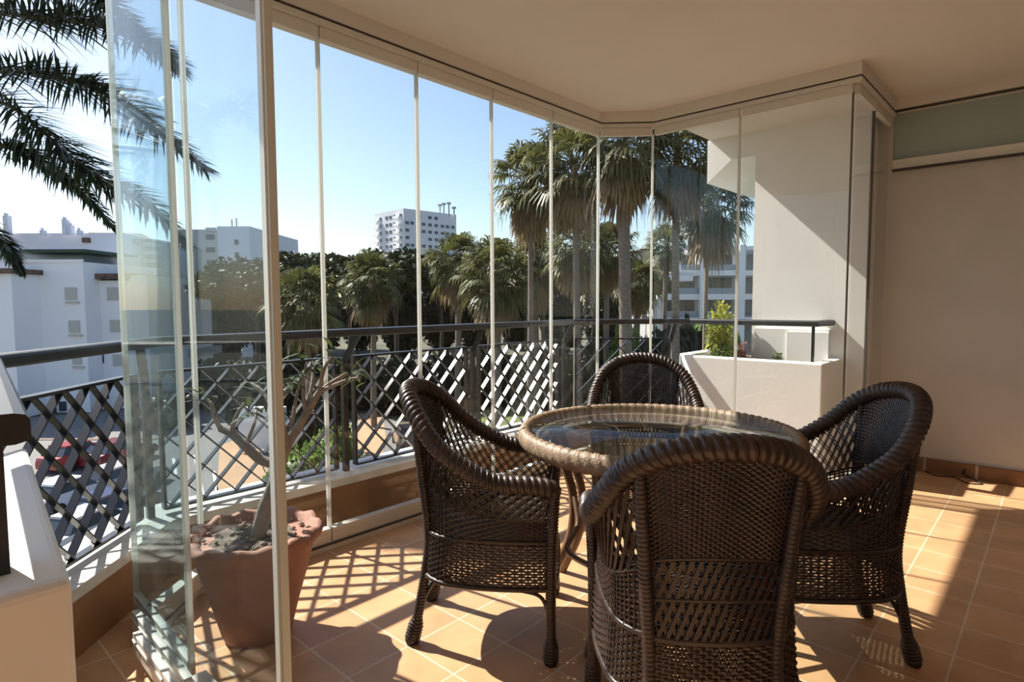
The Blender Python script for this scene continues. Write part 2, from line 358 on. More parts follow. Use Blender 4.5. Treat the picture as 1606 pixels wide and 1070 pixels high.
nm = ['closed glass panel just right of the grey pole, behind the terracotta pot', 'closed glass panel directly behind the left wicker chair back',
      'closed glass panel through which the pale tower block and mid palms show', 'closed glass panel left of the round table, with fan palms showing at its top right',
      'closed glass panel ending at the far left angle of the glazing, above the table edge']
for i in range(5): pane((xs[i], GY), (xs[i+1], GY), nm[i])
pane((3.958, 2.70), (4.212, 2.39), 'narrow slanted glass panel behind the far wicker chair, in front of the thick palm trunk')
pane((4.22, 2.375), (4.22, 1.715), 'closed glass panel in front of the planter with the yellow-green bush')
pane((4.22, 1.70), (4.22, 1.01), 'closed glass panel in front of the sunlit white pillar', sm='seal_dark', seal_w=.01)
pane((4.225, 1.0), (4.70, 1.0), 'narrow glass panel at the outer corner turning toward the right wall', sm='seal_dark', seal_w=.01)
pane((4.715, 1.0), (5.19, 1.0), 'narrow glass panel butting against the right wall', seal_end=False)
g = 'glass panels folded open in a stack at the left'
pane((.69, 2.665), (.665, 2.01), 'folded open glass panel, outermost of the stack with a white vertical edge', gm='glass_door', seal_start=True, group=g, seal_w=.018, pw=.012)
pane((.643, 2.51), (.625, 1.92), 'folded open glass panel in the middle of the stack', gm='glass_door', seal_end=False, group=g, pw=.012)
pane((.600, 2.34), (.585, 1.78), 'folded open glass panel nearest the parapet in the stack', gm='glass_door', seal_end=False, group=g, pw=.012)
e = pane((.655, 1.93), (.652, 1.36), 'tinted glass leaf ending in a thick grey aluminium pole near the camera', seal_end=False, gm='glass_door', group=None)
MB().box(.566, .588, -.014, .014, .01, 2.60).box(.588, .596, -.009, .009, .01, 2.60).build('closing_profile', M['polealu'], e)

# ------------------------------------------------------------------ railing
RL = empty('balcony_railing', (0, 0, 0), label='black iron balcony railing with diagonal lattice panels and a flat handrail', cat='railing')
def rail_path(P, w=.075, h=.045):
    P = [V(*p) for p in P]; mb = MB(); n = 12
    prof = [(math.copysign(abs(math.cos(a))**.5, math.cos(a))*w/2, math.copysign(abs(math.sin(a))**.5, math.sin(a))*h/2) for a in np.arange(n)*2*PI/n+PI/n]
    xy = [p[:2] for p in P]; k = len(P); vs = []
    O = {d: offs([tuple(q) for q in xy], d) for d in set(round(x, 6) for x, _ in prof)}
    for i in range(k):
        for x, z in prof:
            q = O[round(x, 6)][i]; vs.append((q[0], q[1], P[i][2]+z))
    f = [(i*n+j, i*n+(j+1) % n, (i+1)*n+(j+1) % n, (i+1)*n+j) for i in range(k-1) for j in range(n)]
    mb.add(vs, f, False); b = mb.n-k*n; mb.f.append((np.array([np.arange(n)])+b, False)); mb.f.append((np.array([np.arange(n)[::-1]])+b+(k-1)*n, False))
    return mb
RZ = 1.075
rail_path([(.12, 1.07, RZ), (.245, 2.33, RZ), (.90, 2.985, RZ), (3.99, 2.985, RZ), (4.70, 2.30, RZ), (4.70, 1.33, RZ), (5.02, 1.31, RZ)]).build('handrail', M['rail'], RL)
def lattice_panel(a, b, z0=.30, z1=.925, pitch=.15, k=1.05, phase=0, depth=.034, th=.006):
    a = V(*a); b = V(*b); L_ = float(np.linalg.norm(b-a)); t = (b-a)/L_; nn = V(-t[1], t[0])
    P3 = lambda s_, z, off=0: V(*(a+t*s_+nn*off), z)
    mb = MB(); H = z1-z0
    for sg in (1, -1):
        i = -40
        while i < 60:
            s0 = i*pitch+phase; i += 1
            s_at = lambda z: s0+sg*(z-z0)/k
            za, zb = z0, z1
            pts = []
            for z in (za, zb): pts.append((s_at(z), z))
            (p0, q0), (p1, q1) = pts
            # clip to [0, L]
            lo, hi = 0., 1.
            d = p1-p0
            for lim, sign in ((0, 1), (L_, -1)):
                if abs(d) > 1e-9:
                    u = (lim-p0)/d
                    if sign*d > 0: lo = max(lo, u)
                    else: hi = min(hi, u)
            if hi-lo < .04: continue
            A = P3(p0+d*lo, q0+(q1-q0)*lo, .006*sg); B = P3(p0+d*hi, q0+(q1-q0)*hi, .006*sg)
            mb.bar(A, B, th, depth*.8 if sg < 0 else depth, up=V(nn[0], nn[1], 0))
    pn = mb.build('lattice_panel', M['iron'], RL)
    fr = MB(); up = V(nn[0], nn[1], 0)
    fr.bar(P3(0, z0-.008), P3(L_, z0-.008), .012, .035, up=up); fr.bar(P3(0, z1+.006), P3(L_, z1+.006), .012, .04, up=up)
    fr.bar(P3(0, z0-.01), P3(0, z1+.01), .014, .035, up=up); fr.bar(P3(L_, z0-.01), P3(L_, z1+.01), .014, .035, up=up)
    fr.build('panel_frame', M['iron'], pn)
LY = 3.05
lat = [((.02, 2.21), (.80, 2.99), .06), ((.92, LY), (1.82, LY), .03), ((1.945, LY), (2.845, LY), -.01), ((2.965, LY), (3.865, LY), .03), ((4.05, 3.0), (4.56, 2.47), .0)]
for a, b, ph in lat: lattice_panel(a, b, phase=ph)
def post(x, y, z0=.262, z1=1.06, w=.03, lean=None, name='post'):
    mb = MB().box(x-w/2, x+w/2, y-w/2, y+w/2, z0, z1 if not lean else .93)
    if lean: mb.bar((x, y, .90), (x+lean[0], y+lean[1], 1.062), w*1.1, w, up=(lean[1], -lean[0], 0.001))
    mb.build(name, M['iron'], RL)
for x, y, l in ((.86, 3.045, (-.03, -.06)), (1.882, LY, (.06, -.06)), (2.905, LY, (.05, -.06)), (3.95, LY, (.05, -.06))): post(x, y, lean=l)
post(4.60, 2.43, lean=(.03, -.03)); post(.035, 2.20, lean=(.12, -.02))
post(4.70, 1.34, z0=.77, z1=1.06, w=.018)
MB().box(.085, .150, 1.275, 1.335, .79, 1.058).build('post', M['rail'], RL)

# ------------------------------------------------------------------ wicker chair
RIM = [(.205, .245, .575), (.225, .255, .613), (.15, .270, .632), (.04, .278, .64), (-.07, .276, .69), (-.165, .260, .757), (-.235, .218, .838), (-.285, .148, .892), (-.312, .072, .915), (-.32, 0, .921)]
BAS = [(.215, .238, .41), (.20, .243, .41), (.12, .248, .41), (.02, .248, .41), (-.07, .24, .41), (-.15, .222, .41), (-.205, .18, .41), (-.235, .12, .41), (-.245, .06, .41), (-.248, 0, .41)]
def mirror(P): P = np.array(P, float); Q = P[::-1][1:].copy(); Q[:, 1] *= -1; return np.vstack([P, Q])
RC = catmull(mirror(RIM), 401); BC = catmull(mirror(BAS), 401)
def samp(Cv, s):
    t = np.clip(s, 0, 1)*(len(Cv)-1); i = np.minimum(t.astype(int), len(Cv)-2); u = (t-i)[..., None]; return Cv[i]*(1-u)+Cv[i+1]*u
def shell(s, v):
    s, v = np.broadcast_arrays(s, v); b = samp(BC, s); r = samp(RC, s); p = b*(1-v[..., None])+r*v[..., None]
    c = p[..., :2]; nr = np.linalg.norm(c, axis=-1)[..., None]+1e-6
    p = p.copy(); p[..., :2] += c/nr*(-.018*np.sin(PI*v))[..., None]
    return p
def apron(s, v):                               # v 0 bottom .. 1 top, closes round the front too
    s, v = np.broadcast_arrays(s, v); b = samp(BC, s).copy(); b[..., 2] = .265+.16*v
    c = b[..., :2]; nr = np.linalg.norm(c, axis=-1)[..., None]; b[..., :2] += c/nr*(.012*(1-v))[..., None]; return b
def front(s, v):
    s, v = np.broadcast_arrays(s, v); y = .245*(1-2*s); return np.stack([.222+.012*(1-v)+.01*np.cos(y*6), y, .265+.16*v], -1)
def seatf(s, v):
    s, v = np.broadcast_arrays(s, v); x = .22-.45*v; w_ = .25*np.sqrt(np.clip(1-np.clip((-x-.05)/.22, 0, 1)**2.4, .05, 1)); return np.stack([x, w_*(1-2*s), .428-.012*np.cos((1-2*s)*1.5)], -1)
def surf_n(F, s, v, e=2e-3):
    a = F(np.clip(s+e, 0, 1), v)-F(np.clip(s-e, 0, 1), v); b = F(s, np.clip(v+e, 0, 1))-F(s, np.clip(v-e, 0, 1)); n = np.cross(a, b)
    return n/(np.linalg.norm(n, axis=-1)[..., None]+1e-12)
def weave(mb, F, s0, s1, v0, v1, ns, nv, rs=.0034, rw=.0030, amp=.0036, skip=None):
    S_ = s0+(np.arange(ns)+.5)/ns*(s1-s0); m_ = 14
    for s in S_:
        vv = np.linspace(v0, v1, m_); ss = np.full(m_, s); P = F(ss, vv); mb.tube(P, rs, 4, nrm=surf_n(F, ss, vv), cap=False)
    for j in range(nv):
        v = v0+(j+.5)/nv*(v1-v0); u = np.linspace(0, ns, 2*ns+1); ss = s0+u/ns*(s1-s0); vv = np.full(len(ss), v)
        P = F(ss, vv); n = surf_n(F, ss, vv); off = np.where(np.arange(len(u)) % 2 == 1, np.where((np.arange(len(u))//2+j) % 2 == 0, 1, -1), 0)*amp
        mb.tube(P+n*off[:, None], rw, 4, nrm=n, cap=False)
def diag(mb, F, s0, s1, v0, v1, n, slope, r=.003):
    for sg in (1, -1):
        for i in range(-int(slope*n)-2, n+int(slope*n)+2):
            for dbl in (-.12, .12):
                vv = np.linspace(0, 1, 14); u = (i+dbl)/n+sg*slope*vv; ok = (u >= 0) & (u <= 1)
                if ok.sum() < 3: continue
                ss = s0+u[ok]*(s1-s0); v2 = v0+vv[ok]*(v1-v0); P = F(ss, v2); nn = surf_n(F, ss, v2)
                mb.tube(P+nn*(.003*sg), r, 4, nrm=nn, cap=False)
def hoop(mb, F, s0, s1, v, r, n=60, dn=0):
    ss = np.linspace(s0, s1, n); vv = np.full(n, v); P = F(ss, vv)
    if dn: P = P+surf_n(F, ss, vv)*dn
    mb.tube(P, r, 7)
SB0, SB1 = .358, .642                          # span of the closed back
def wrapped(mb, P, r, pitch=.010, n=10, amp=.12):
    P = np.asarray(P, float); Ld = np.r_[0, np.cumsum(np.linalg.norm(np.diff(P, axis=0), axis=1))]
    k = max(8, int(Ld[-1]/pitch*4)); t = np.linspace(0, Ld[-1], k); Q = np.stack([np.interp(t, Ld, P[:, i]) for i in range(3)], -1)
    rr = np.interp(t, Ld, np.broadcast_to(r, (len(P),)))*(1+amp*np.cos(t/pitch*2*PI)); mb.tube(Q, rr, n)
def braid(mb, P, R0, turns_per_m=19, sides=20, amp=.17, strands=3, closed=False, flat=1.0, step=.0035):
    P = np.asarray(P, float); Ld = np.r_[0, np.cumsum(np.linalg.norm(np.diff(P, axis=0), axis=1))]
    k = int(Ld[-1]/step); t = np.linspace(0, Ld[-1], k, endpoint=not closed); Q = np.stack([np.interp(t, Ld, P[:, i]) for i in range(3)], -1)
    T = (np.roll(Q, -1, 0)-np.roll(Q, 1, 0)) if closed else np.gradient(Q, axis=0); T /= np.linalg.norm(T, axis=1)[:, None]
    A = np.zeros_like(Q); a = np.cross(T[0], V(0, 0, 1)); a /= np.linalg.norm(a)
    for i in range(k): a = a-T[i]*(a@T[i]); a /= np.linalg.norm(a); A[i] = a
    B = np.cross(T, A); th = np.arange(sides)*2*PI/sides
    ph = strands*th[None, :]-t[:, None]*turns_per_m*2*PI
    rad = R0*(1+amp*np.abs(np.sin(ph/2))-amp*.5+.06*np.cos(ph*3))
    endt = np.minimum(t, Ld[-1]-t) if not closed else np.full(k, 9.); rad = rad*np.clip(.72+endt/.05*.28, 0, 1)[:, None]
    v = Q[:, None]+(A[:, None]*np.cos(th)[None, :, None]*flat+B[:, None]*np.sin(th)[None, :, None])*rad[..., None]
    I, J = np.meshgrid(np.arange(k if closed else k-1), np.arange(sides), indexing='ij'); I2 = (I+1) % k; J2 = (J+1) % sides
    mb.add(v.reshape(-1, 3), np.stack([I*sides+J, I2*sides+J, I2*sides+J2, I*sides+J2], -1).reshape(-1, 4), True)
    if not closed:
        b = mb.n-k*sides; mb.f.append((np.array([np.arange(sides)[::-1]])+b, False)); mb.f.append((np.array([np.arange(sides)])+b+(k-1)*sides, False))
def make_chair():
    t = empty('wicker_chair', (0, 0, 0), cat='chair', group='wicker armchairs around the table')
    mb = MB(); weave(mb, shell, SB0, SB1, .46, .985, 30, 40, rw=.0034); hoop(mb, shell, SB0, SB1, .45, .006)
    mb.build('backrest', M['wicker'], t)
    mb = MB(); diag(mb, shell, SB0, SB1, .25, .44, 15, .11); diag(mb, shell, SB0, SB1, .04, .23, 15, .11)
    hoop(mb, shell, SB0, SB1, .24, .007); hoop(mb, shell, SB0, SB1, .02, .007); mb.build('back_lattice', M['wicker'], t)
    for a, b in ((0.03, SB0), (SB1, .97)):
        mb = MB(); weave(mb, shell, a, b, 0, .40, 26, 12, rw=.0040); diag(mb, shell, a, b, .42, .97, 15, .22, r=.0028); hoop(mb, shell, a, b, .41, .005, n=30); mb.build('side_panel', M['wicker'], t)
    mb = MB(); weave(mb, apron, 0, 1, 0, 1, 76, 17, rw=.0042, rs=.0042); hoop(mb, apron, 0, 1, 0, .010, n=120); hoop(mb, apron, 0, 1, 1, .008, n=120)
    weave(mb, front, 0, 1, 0, 1, 26, 17, rw=.0042, rs=.0042); hoop(mb, front, 0, 1, 0, .010); hoop(mb, front, 0, 1, 1, .010); mb.build('apron', M['wicker'], t)
    mb = MB(); weave(mb, seatf, 0.01, .99, 0, 1, 26, 44, rw=.0038); mb.build('seat', M['wicker'], t)
    mb = MB(); braid(mb, RC, .029, turns_per_m=44, strands=2, amp=.24, step=.0024); mb.build('braided_rim', M['wicker_rim'], t)
    for sy in (1, -1):
        mb = MB(); P = catmull([(.235, .262*sy, .62), (.225, .252*sy, .42), (.222, .25*sy, .25), (.222, .25*sy, .09), (.222, .252*sy, 0)], 60)
        r = np.interp(P[:, 2], [0, .02, .07, .10, .3, .62], [.021, .027, .026, .018, .018, .020]); wrapped(mb, P, r, .011, amp=.07); mb.build('leg', M['wicker'], t)
        mb = MB(); Pb = samp(RC, np.array([SB0 if sy > 0 else SB1]))[0]; Bb = samp(BC, np.array([SB0 if sy > 0 else SB1]))[0]
        P = catmull([Pb*.97+Bb*.03, Bb*.5+Pb*.5, Bb, (Bb[0]-.015, Bb[1], .26), (Bb[0]-.045, Bb[1]*1.02, .10), (Bb[0]-.07, Bb[1]*1.04, 0)], 80)
        r = np.interp(P[:, 2], [0, .02, .07, .10, .3, 1], [.021, .028, .027, .018, .018, .016]); wrapped(mb, P, r, .012, amp=.09); mb.build('leg', M['wicker'], t)
        mb = MB(); xb = Bb[0]-.03
        for a, b, c_ in (((.22, .25*sy, .15), (.19, .25*sy, .235), (.11, .25*sy, .26)), ((xb, Bb[1], .15), (xb+.05, Bb[1]*1.02, .235), (xb+.11, Bb[1]*1.1, .26))):
            mb = MB(); mb.tube(catmull([a, b, c_], 14), .007, 6); mb.build('brace', M['wicker'], t)
    return t
chair = make_chair()
CH_ = [((1.615, 1.58), -52.5, 'dark brown wicker armchair at the left of the table, side on, with sunlit hood edge'),
       ((1.548, .745), 40, 'dark brown wicker armchair nearest the camera with its back turned to it'),
       ((2.33, .655), 128, 'dark brown wicker armchair at the right of the table, in front of the plain wall'),
       ((2.77, 1.60), 213, 'dark brown wicker armchair on the far side of the table, facing the camera')]
for i, (p, a, lab) in enumerate(CH_):
    o = chair if i == 0 else copy_tree(chair)
    o.location = (*p, 0); o.rotation_euler = (0, 0, math.radians(a)); o['label'] = lab

# ------------------------------------------------------------------ table
TC = (2.15, 1.19)
tb = empty('glass_table', (*TC, 0), label='round table with clear glass top set in a tan wrapped rattan rim', cat='table')
th = np.linspace(0, 2*PI, 721)[:-1]; ring = np.stack([.528*np.cos(th), .528*np.sin(th), np.full(720, .708)], -1)
mb = MB(); braid(mb, np.vstack([ring, ring[:1]]),   .036, turns_per_m=26, strands=2, amp=.12, closed=True, flat=.72, sides=18, step=.004); mb.build('rim', M['tan'], tb)
mb = MB().lathe([(0.001, .728), (.500, .728), (.505, .732), (.500, .738), (.001, .738)], n=120, cap=False); mb.build('glass_top', M['table_glass'], tb)
mb = MB()
for rr, z in ((.48, .695), (.46, .66)): 
    q = np.stack([rr*np.cos(th[::6]), rr*np.sin(th[::6]), np.full(120, z)], -1); mb.tube(q, .013, 8, closed=True)
mb.build('apron_ring', M['tan'], tb)
for k in range(4):
    a = math.radians(188+90*k); D = V(math.cos(a), math.sin(a), 0); T_ = V(-D[1], D[0], 0)
    for side in (-1, 1):
        mb = MB(); P = catmull([D*.47+T_*.03*side+V(0, 0, .69), D*.44+T_*.035*side+V(0, 0, .60), D*.36+T_*.04*side+V(0, 0, .42), D*.37+T_*.045*side+V(0, 0, .22), D*.47+T_*.06*side+V(0, 0, 0)], 40)
        mb.tube(P, .019, 10); mb.build('leg', M['cane'], tb)
    mb = MB(); P = catmull([D*.40+V(0, 0, .50), D*.30+T_*.10+V(0, 0, .32), D*.28+T_*.22+V(0, 0, .24), V(-D[1], D[0], 0)*.40*1+D*.02+V(0, 0, .28)], 40)
    mb.tube(P, .012, 8); mb.build('brace', M['cane'], tb)

# ------------------------------------------------------------------ pot and little tree
PX, PY_ = .965, 2.20
pot = empty('terracotta_pot', (PX, PY_, 0), label='terracotta pot with scalloped rim and a bare grey succulent tree behind the glass', cat='potted plant')
def scal(R, Z, th): 
    w_ = np.clip((Z-.34)/.06, 0, 1); return R*(1+.03*w_*np.cos(11*th)), Z+.006*w_*np.cos(14*th)
MB().lathe([(.115, 0), (.125, .02), (.15, .12), (.185, .24), (.205, .32), (.212, .345), (.235, .365), (.240, .39), (.228, .405), (.205, .40), (.20, .37)], n=112, mod=scal).build('pot_body', M['terra'], pot)
MB().lathe([(.001, .372), (.10, .375), (.205, .365)], n=40, cap=False).build('soil', M['soil'], pot)
mb = MB()
for i in range(70):
    a, r = random.random()*6.28, .19*math.sqrt(random.random()); x, y = r*math.cos(a), r*math.sin(a)
    mb.lathe([(.001, -.006), (random.uniform(.008, .014), 0), (.001, .008)], c=(x, y, .378), n=6, cap=False)
tag(mb.build('pebbles', M['pebble'], pot), kind='stuff')
def q3(x, y, d): p = at(x, y, d); return p-V(PX, PY_, 0)
mb = MB(); k = 0
tr = catmull([(.0, .0, .34), q3(415, 800, 2.2), q3(428, 765, 2.2), q3(440, 728, 2.2)], 24); mb.tube(tr, np.linspace(.030, .022, 24), 10)
def br(pts, r0, r1): mb.tube(catmull(pts, 20), np.linspace(r0, r1, 20), 8)
fk = q3(440, 728, 2.2)
br([fk, q3(410, 722, 2.2), q3(385, 700, 2.18), q3(362, 680, 2.2), q3(345, 672, 2.2)], .02, .013)
br([fk, q3(455, 690, 2.2), q3(480, 650, 2.2), q3(500, 615, 2.22)], .02, .012)
br([fk, q3(450, 700, 2.15), q3(440, 660, 2.1), q3(425, 635, 2.1)], .015, .008)
tips = [((500, 615), (520, 600), (545, 585)), ((500, 615), (540, 598), (566, 592)), ((480, 650), (475, 610), (480, 572)), ((480, 650), (490, 600), (492, 565)), ((455, 690), (462, 640), (470, 598)), ((500, 615), (508, 580), (520, 560)),
        ((345, 672), (335, 650), (330, 630)), ((362, 680), (372, 650), (385, 632)), ((385, 700), (400, 660), (402, 640)), ((425, 635), (410, 612), (392, 600)), ((425, 635), (436, 610), (440, 588)), ((425, 635), (450, 615), (462, 600))]
for a, b, c_ in tips:
    j = random.uniform(-.06, .06); br([q3(*a, 2.2), q3(*b, 2.2+j), q3(*c_, 2.2+2*j)], .009, .005)
mb.build('trunk', M['bark_grey'], pot)
mb = MB()
def leaf(mb, p, d, L_, w_, droop=.3):
    d = d/np.linalg.norm(d); sd = np.cross(d, V(0, 0, 1)); sd /= np.linalg.norm(sd)+1e-6
    ts = [0, .35, .7, 1]; ws = [.15, 1, .8, .02]; v = []
    for t, ww in zip(ts, ws):
        c = p+d*L_*t+V(0, 0, -droop*L_*t*t)
        v += [c-sd*w_*ww/2, c+sd*w_*ww/2]
    mb.add(v, [(0, 1, 3, 2), (2, 3, 5, 4), (4, 5, 7, 6)])
for a, b, c_ in tips:
    for i in range(7):
        p = q3(*c_, 2.2)+V(*rng.normal(0, .02, 3)); leaf(mb, p, V(*rng.normal(0, 1, 2), rng.uniform(-.2, 1)), rng.uniform(.05, .12), .018)
mb.build('leaves', M['leaf_dark'], pot)

# ------------------------------------------------------------------ plants in the planter
def bush(name, c, R, n, size, m, label, cat='bush', group=None, stems=6, seed=1, base=None, pz=0):
    r = np.random.default_rng(seed); e = empty(name, tuple(c) if base is None else tuple(base), label=label, cat=cat, group=group)
    o_ = V(*c)-V(*(c if base is None else base)); mb = MB()
    d = r.normal(0, 1, (n, 3)); d /= np.linalg.norm(d, axis=1)[:, None]; p = d*(r.random(n)**.4)[:, None]*V(*R)+o_+V(0, 0, R[2])
    for i in range(n): leaf(mb, p[i], d[i]+r.normal(0, .5, 3), size*r.uniform(.6, 1.3), size*.35)
    mb.build('foliage', M[m], e); mb = MB()
    for i in range(stems):
        q = o_+V(*(r.normal(0, .3, 2)*V(*R)[:2]), R[2]*1.2); mb.tube(catmull([(r.normal(0, .02), r.normal(0, .02), 0), (q*.5)+V(0, 0, .02), q], 8), .004*max(1, R[2]*2), 5)
    mb.build('stem', M['date_stem'], e); return e
bush('leafy_bush', (4.90, 2.12, .77), (.13, .10, .23), 520, .07, 'yellowleaf', 'tall yellow-green bush standing in the white planter beside the pillar', seed=3)
bush('creeping_plant', (4.76, 2.02, .76), (.13, .12, .05), 260, .045, 'greenleaf', 'low green plant spilling over the planter edge below the yellow-green bush', 'plant', seed=4)
bush('small_red_plant', (4.80, 1.90, .77), (.06, .05, .07), 90, .045, 'flower', 'small reddish plant at the foot of the yellow-green bush', 'plant', seed=5)
bush('small_weed', (4.78, 1.62, .77), (.09, .05, .03), 50, .04, 'greenleaf', 'thin pale weed in the middle of the white planter', 'plant', seed=6)
mb = MB(); P = catmull([(5.17, .70, .006), (5.10, .62, .006), (5.13, .52, .006), (5.03, .44, .006), (5.08, .36, .006), (5.16, .47, .03), (5.165, .46, .07)], 80); mb.tube(P, .004, 6)
tag(mb.build('cable', M['tyre']), 'thin black cable lying on the floor tiles along the right skirting', 'cable')

# ------------------------------------------------------------------ date palm close by on the left
DP = V(-.75, 6.4, 2.7); GZ = -8.5
dpm = empty('date_palm', (DP[0], DP[1], GZ), label='date palm with long feathery fronds arching in from the upper left', cat='palm tree')
MB().tube(catmull([(0, 0, 0), (.05, 0, 5), (0, 0, DP[2]-GZ)], 30), np.interp(np.arange(30), [0, 4, 29], [.32, .24, .22])*(1+.06*np.cos(np.arange(30)*2.5)), 14).build('trunk', M['trunk'], dpm)
def frond(pts, base, LL, seed, par, nl=150, w_=.020, hang=.25):
    r = np.random.default_rng(seed); P = catmull(pts, 140)-base; mb = MB(); mb.tube(P, np.linspace(.022, .005, 140), 6)
    st = mb.build('frond', M['date_stem'], par); mb = MB()
    T = np.gradient(P, axis=0); T /= np.linalg.norm(T, axis=1)[:, None]
    for i in range(nl):
        t = .06+.94*(i/nl); k = int(t*139); p = P[k]; tg = T[k]; sd = np.cross(tg, V(0, 0, 1)); sd /= np.linalg.norm(sd); up = np.cross(sd, tg)
        l = LL*(math.sin(PI*min(1, .18+t*.76))**.6)*(1-.35*t)
        for s_ in (-1, 1):
            for q_ in (0, 1, 2):
                d = tg*(.75+.5*t)+sd*s_*r.uniform(.45, .9)+up*(r.uniform(-.05, .75) if q_ else r.uniform(-.7, .1)); d /= np.linalg.norm(d)
                L1 = l*r.uniform(.8, 1.15); wv = np.cross(d, V(r.normal(0, .3), r.normal(0, .3), 1)); wv /= np.linalg.norm(wv)
                m1 = p+d*L1*.5+V(0, 0, -hang*.1*L1); m2 = p+d*L1+V(0, 0, -hang*L1*.5)
                mb.add([p-wv*w_*.3, p+wv*w_*.3, m1-wv*w_*.5, m1+wv*w_*.5, m2-wv*w_*.04, m2+wv*w_*.04], [(0, 1, 3, 2), (2, 3, 5, 4)])
    mb.build('leaflets', M['date'], st)
B0 = V(DP[0], DP[1], GZ)
fr_px = [([(-60, -75, 6.0), (60, -45, 5.5), (150, -5, 5.0), (215, 45, 4.7)], .34),
         ([(-130, 10, 6.1), (0, 22, 5.6), (90, 30, 5.3), (180, 48, 5.0), (240, 72, 4.8), (284, 108, 4.7)], .34),
         ([(-130, 110, 6.1), (0, 112, 5.6), (90, 122, 5.3), (170, 150, 5.1), (240, 198, 4.9), (326, 268, 4.8)], .36),
         ([(-130, 130, 6.1), (0, 160, 5.6), (68, 208, 5.4), (112, 248, 5.3), (165, 285, 5.2), (230, 318, 5.1), (298, 385, 5.0)], .34),
         ([(-120, 200, 6.1), (0, 228, 5.7), (40, 240, 5.6), (80, 264, 5.5), (129, 300, 5.4), (184, 362, 5.3)], .22),
         ([(-140, 230, 6.1), (-60, 310, 5.8), (0, 371, 5.6), (16, 396, 5.6), (34, 428, 5.6)], .16),
         ([(-200, -90, 6.2), (-80, -120, 6), (60, -110, 5.5), (170, -60, 5.0)], .34)]
for i, (pp, LL) in enumerate(fr_px):
    frond([DP]+[at(*p) for p in pp], B0, LL*1.55, 10+i, dpm)
for i in range(9):                               # the rest of its crown, away from the view
    a = math.radians(95+i*24); pts = [DP, DP+V(math.cos(a)*.9, math.sin(a)*.9, .7), DP+V(math.cos(a)*1.9, math.sin(a)*1.9, .6), DP+V(math.cos(a)*2.7, math.sin(a)*2.7, -.4)]
    if math.cos(a)*.0+math.sin(a) < -.2 or a > math.radians(250): continue
    frond(pts, B0, .32, 40+i, dpm, nl=60)

# ------------------------------------------------------------------ fan palms
def fan_crown(seed, n=46, dry=False):
    r = np.random.default_rng(seed); mb = MB()
    for i in range(n):
        az = i*2.399+r.normal(0, .2); 
        el = (math.radians(80)-math.radians(130)*(i/n)) if not dry else math.radians(r.uniform(-85, -45))
        D = V(math.cos(az)*math.cos(el), math.sin(az)*math.cos(el), math.sin(el)); pl_ = (r.uniform(.55, 1.0) if not dry else r.uniform(.3, .65))
        p = D*pl_+V(0, 0, -.12*pl_)
        mb.tube([V(0, 0, 0) if not dry else V(0, 0, -.1), D*pl_*.5+V(0, 0, .02), p], .012, 4, cap=False)
        sd = np.cross(D, V(0, 0, 1)); nn_ = np.linalg.norm(sd)
        sd = sd/nn_ if nn_ > .05 else V(1, 0, 0); up = np.cross(sd, D); R0 = r.uniform(.65, .95)*(1 if not dry else .9)
        for k in range(19):
            a = (k/18-.5)*math.radians(200); dd = D*math.cos(a)+sd*math.sin(a)+up*r.normal(0, .06); dd /= np.linalg.norm(dd); l = R0*(1-.25*abs(a)/1.75)*r.uniform(.85, 1.1)
            wv = np.cross(dd, up); wv /= np.linalg.norm(wv)+1e-9; m1 = p+dd*l*.5+V(0, 0, -.04*l); m2 = p+dd*l*.78+V(0, 0, -.25*l); m3 = p+dd*l*.86+V(0, 0, -.55*l*r.uniform(.6, 1.2)); w_ = .075
            mb.add([p, p, m1-wv*w_*.5, m1+wv*w_*.5, m2-wv*w_*.3, m2+wv*w_*.3, m3-wv*w_*.05, m3+wv*w_*.05], [(0, 1, 3, 2), (2, 3, 5, 4), (4, 5, 7, 6)])
    return mb
crown_me = [fan_crown(100+i).mesh('crown', M['fan']) for i in range(3)]
dry_me = [fan_crown(200+i, 30, True).mesh('dry_skirt', M['fan_dry']) for i in range(2)]
palms = [((830, 285), 24, 52, .11, 'fan palm whose round crown stands leftmost of the tall ones against the sky'),
         ((900, 258), 22, 62, .12, 'tall fan palm with a broad brown hanging skirt, left of the thick trunked palm'),
         ((978, 226), 20, 64, .20, 'tall fan palm with the thickest bare trunk, behind the far chair'),
         ((1063, 238), 21, 64, .13, 'tall dark fan palm beside the ceiling edge, just left of the white pillar'),
         ((1112, 322), 28, 52, .10, 'fan palm with thin dark trunk in front of the terraced white building'),
         ((1046, 382), 44, 28, .18, 'small crowned fan palm in front of the left end of the terraced building'),
         ((718, 410), 42, 40, .20, 'fan palm in front of the right edge of the pale tower block'),
         ((778, 432), 36, 52, .22, 'bushy fan palm with pale hanging skirt right of the tower block'),
         ((838, 408), 40, 44, .18, 'fan palm low between the bushy skirted palm and the tall group'),
         ((905, 385), 34, 46, .18, 'low fan palm standing under the broad skirted tall palm'),
         ((953, 392), 38, 38, .18, 'low fan palm immediately left of the thickest trunk'),
         ((1000, 440), 42, 34, .18, 'low dark fan palm immediately right of the thickest trunk'),
         ((585, 440), 46, 40, .20, 'lone fan palm below the left side of the tower block'),
         ((480, 472), 40, 48, .20, 'low spreading fan palm right of the grey pole in front of the pines')]
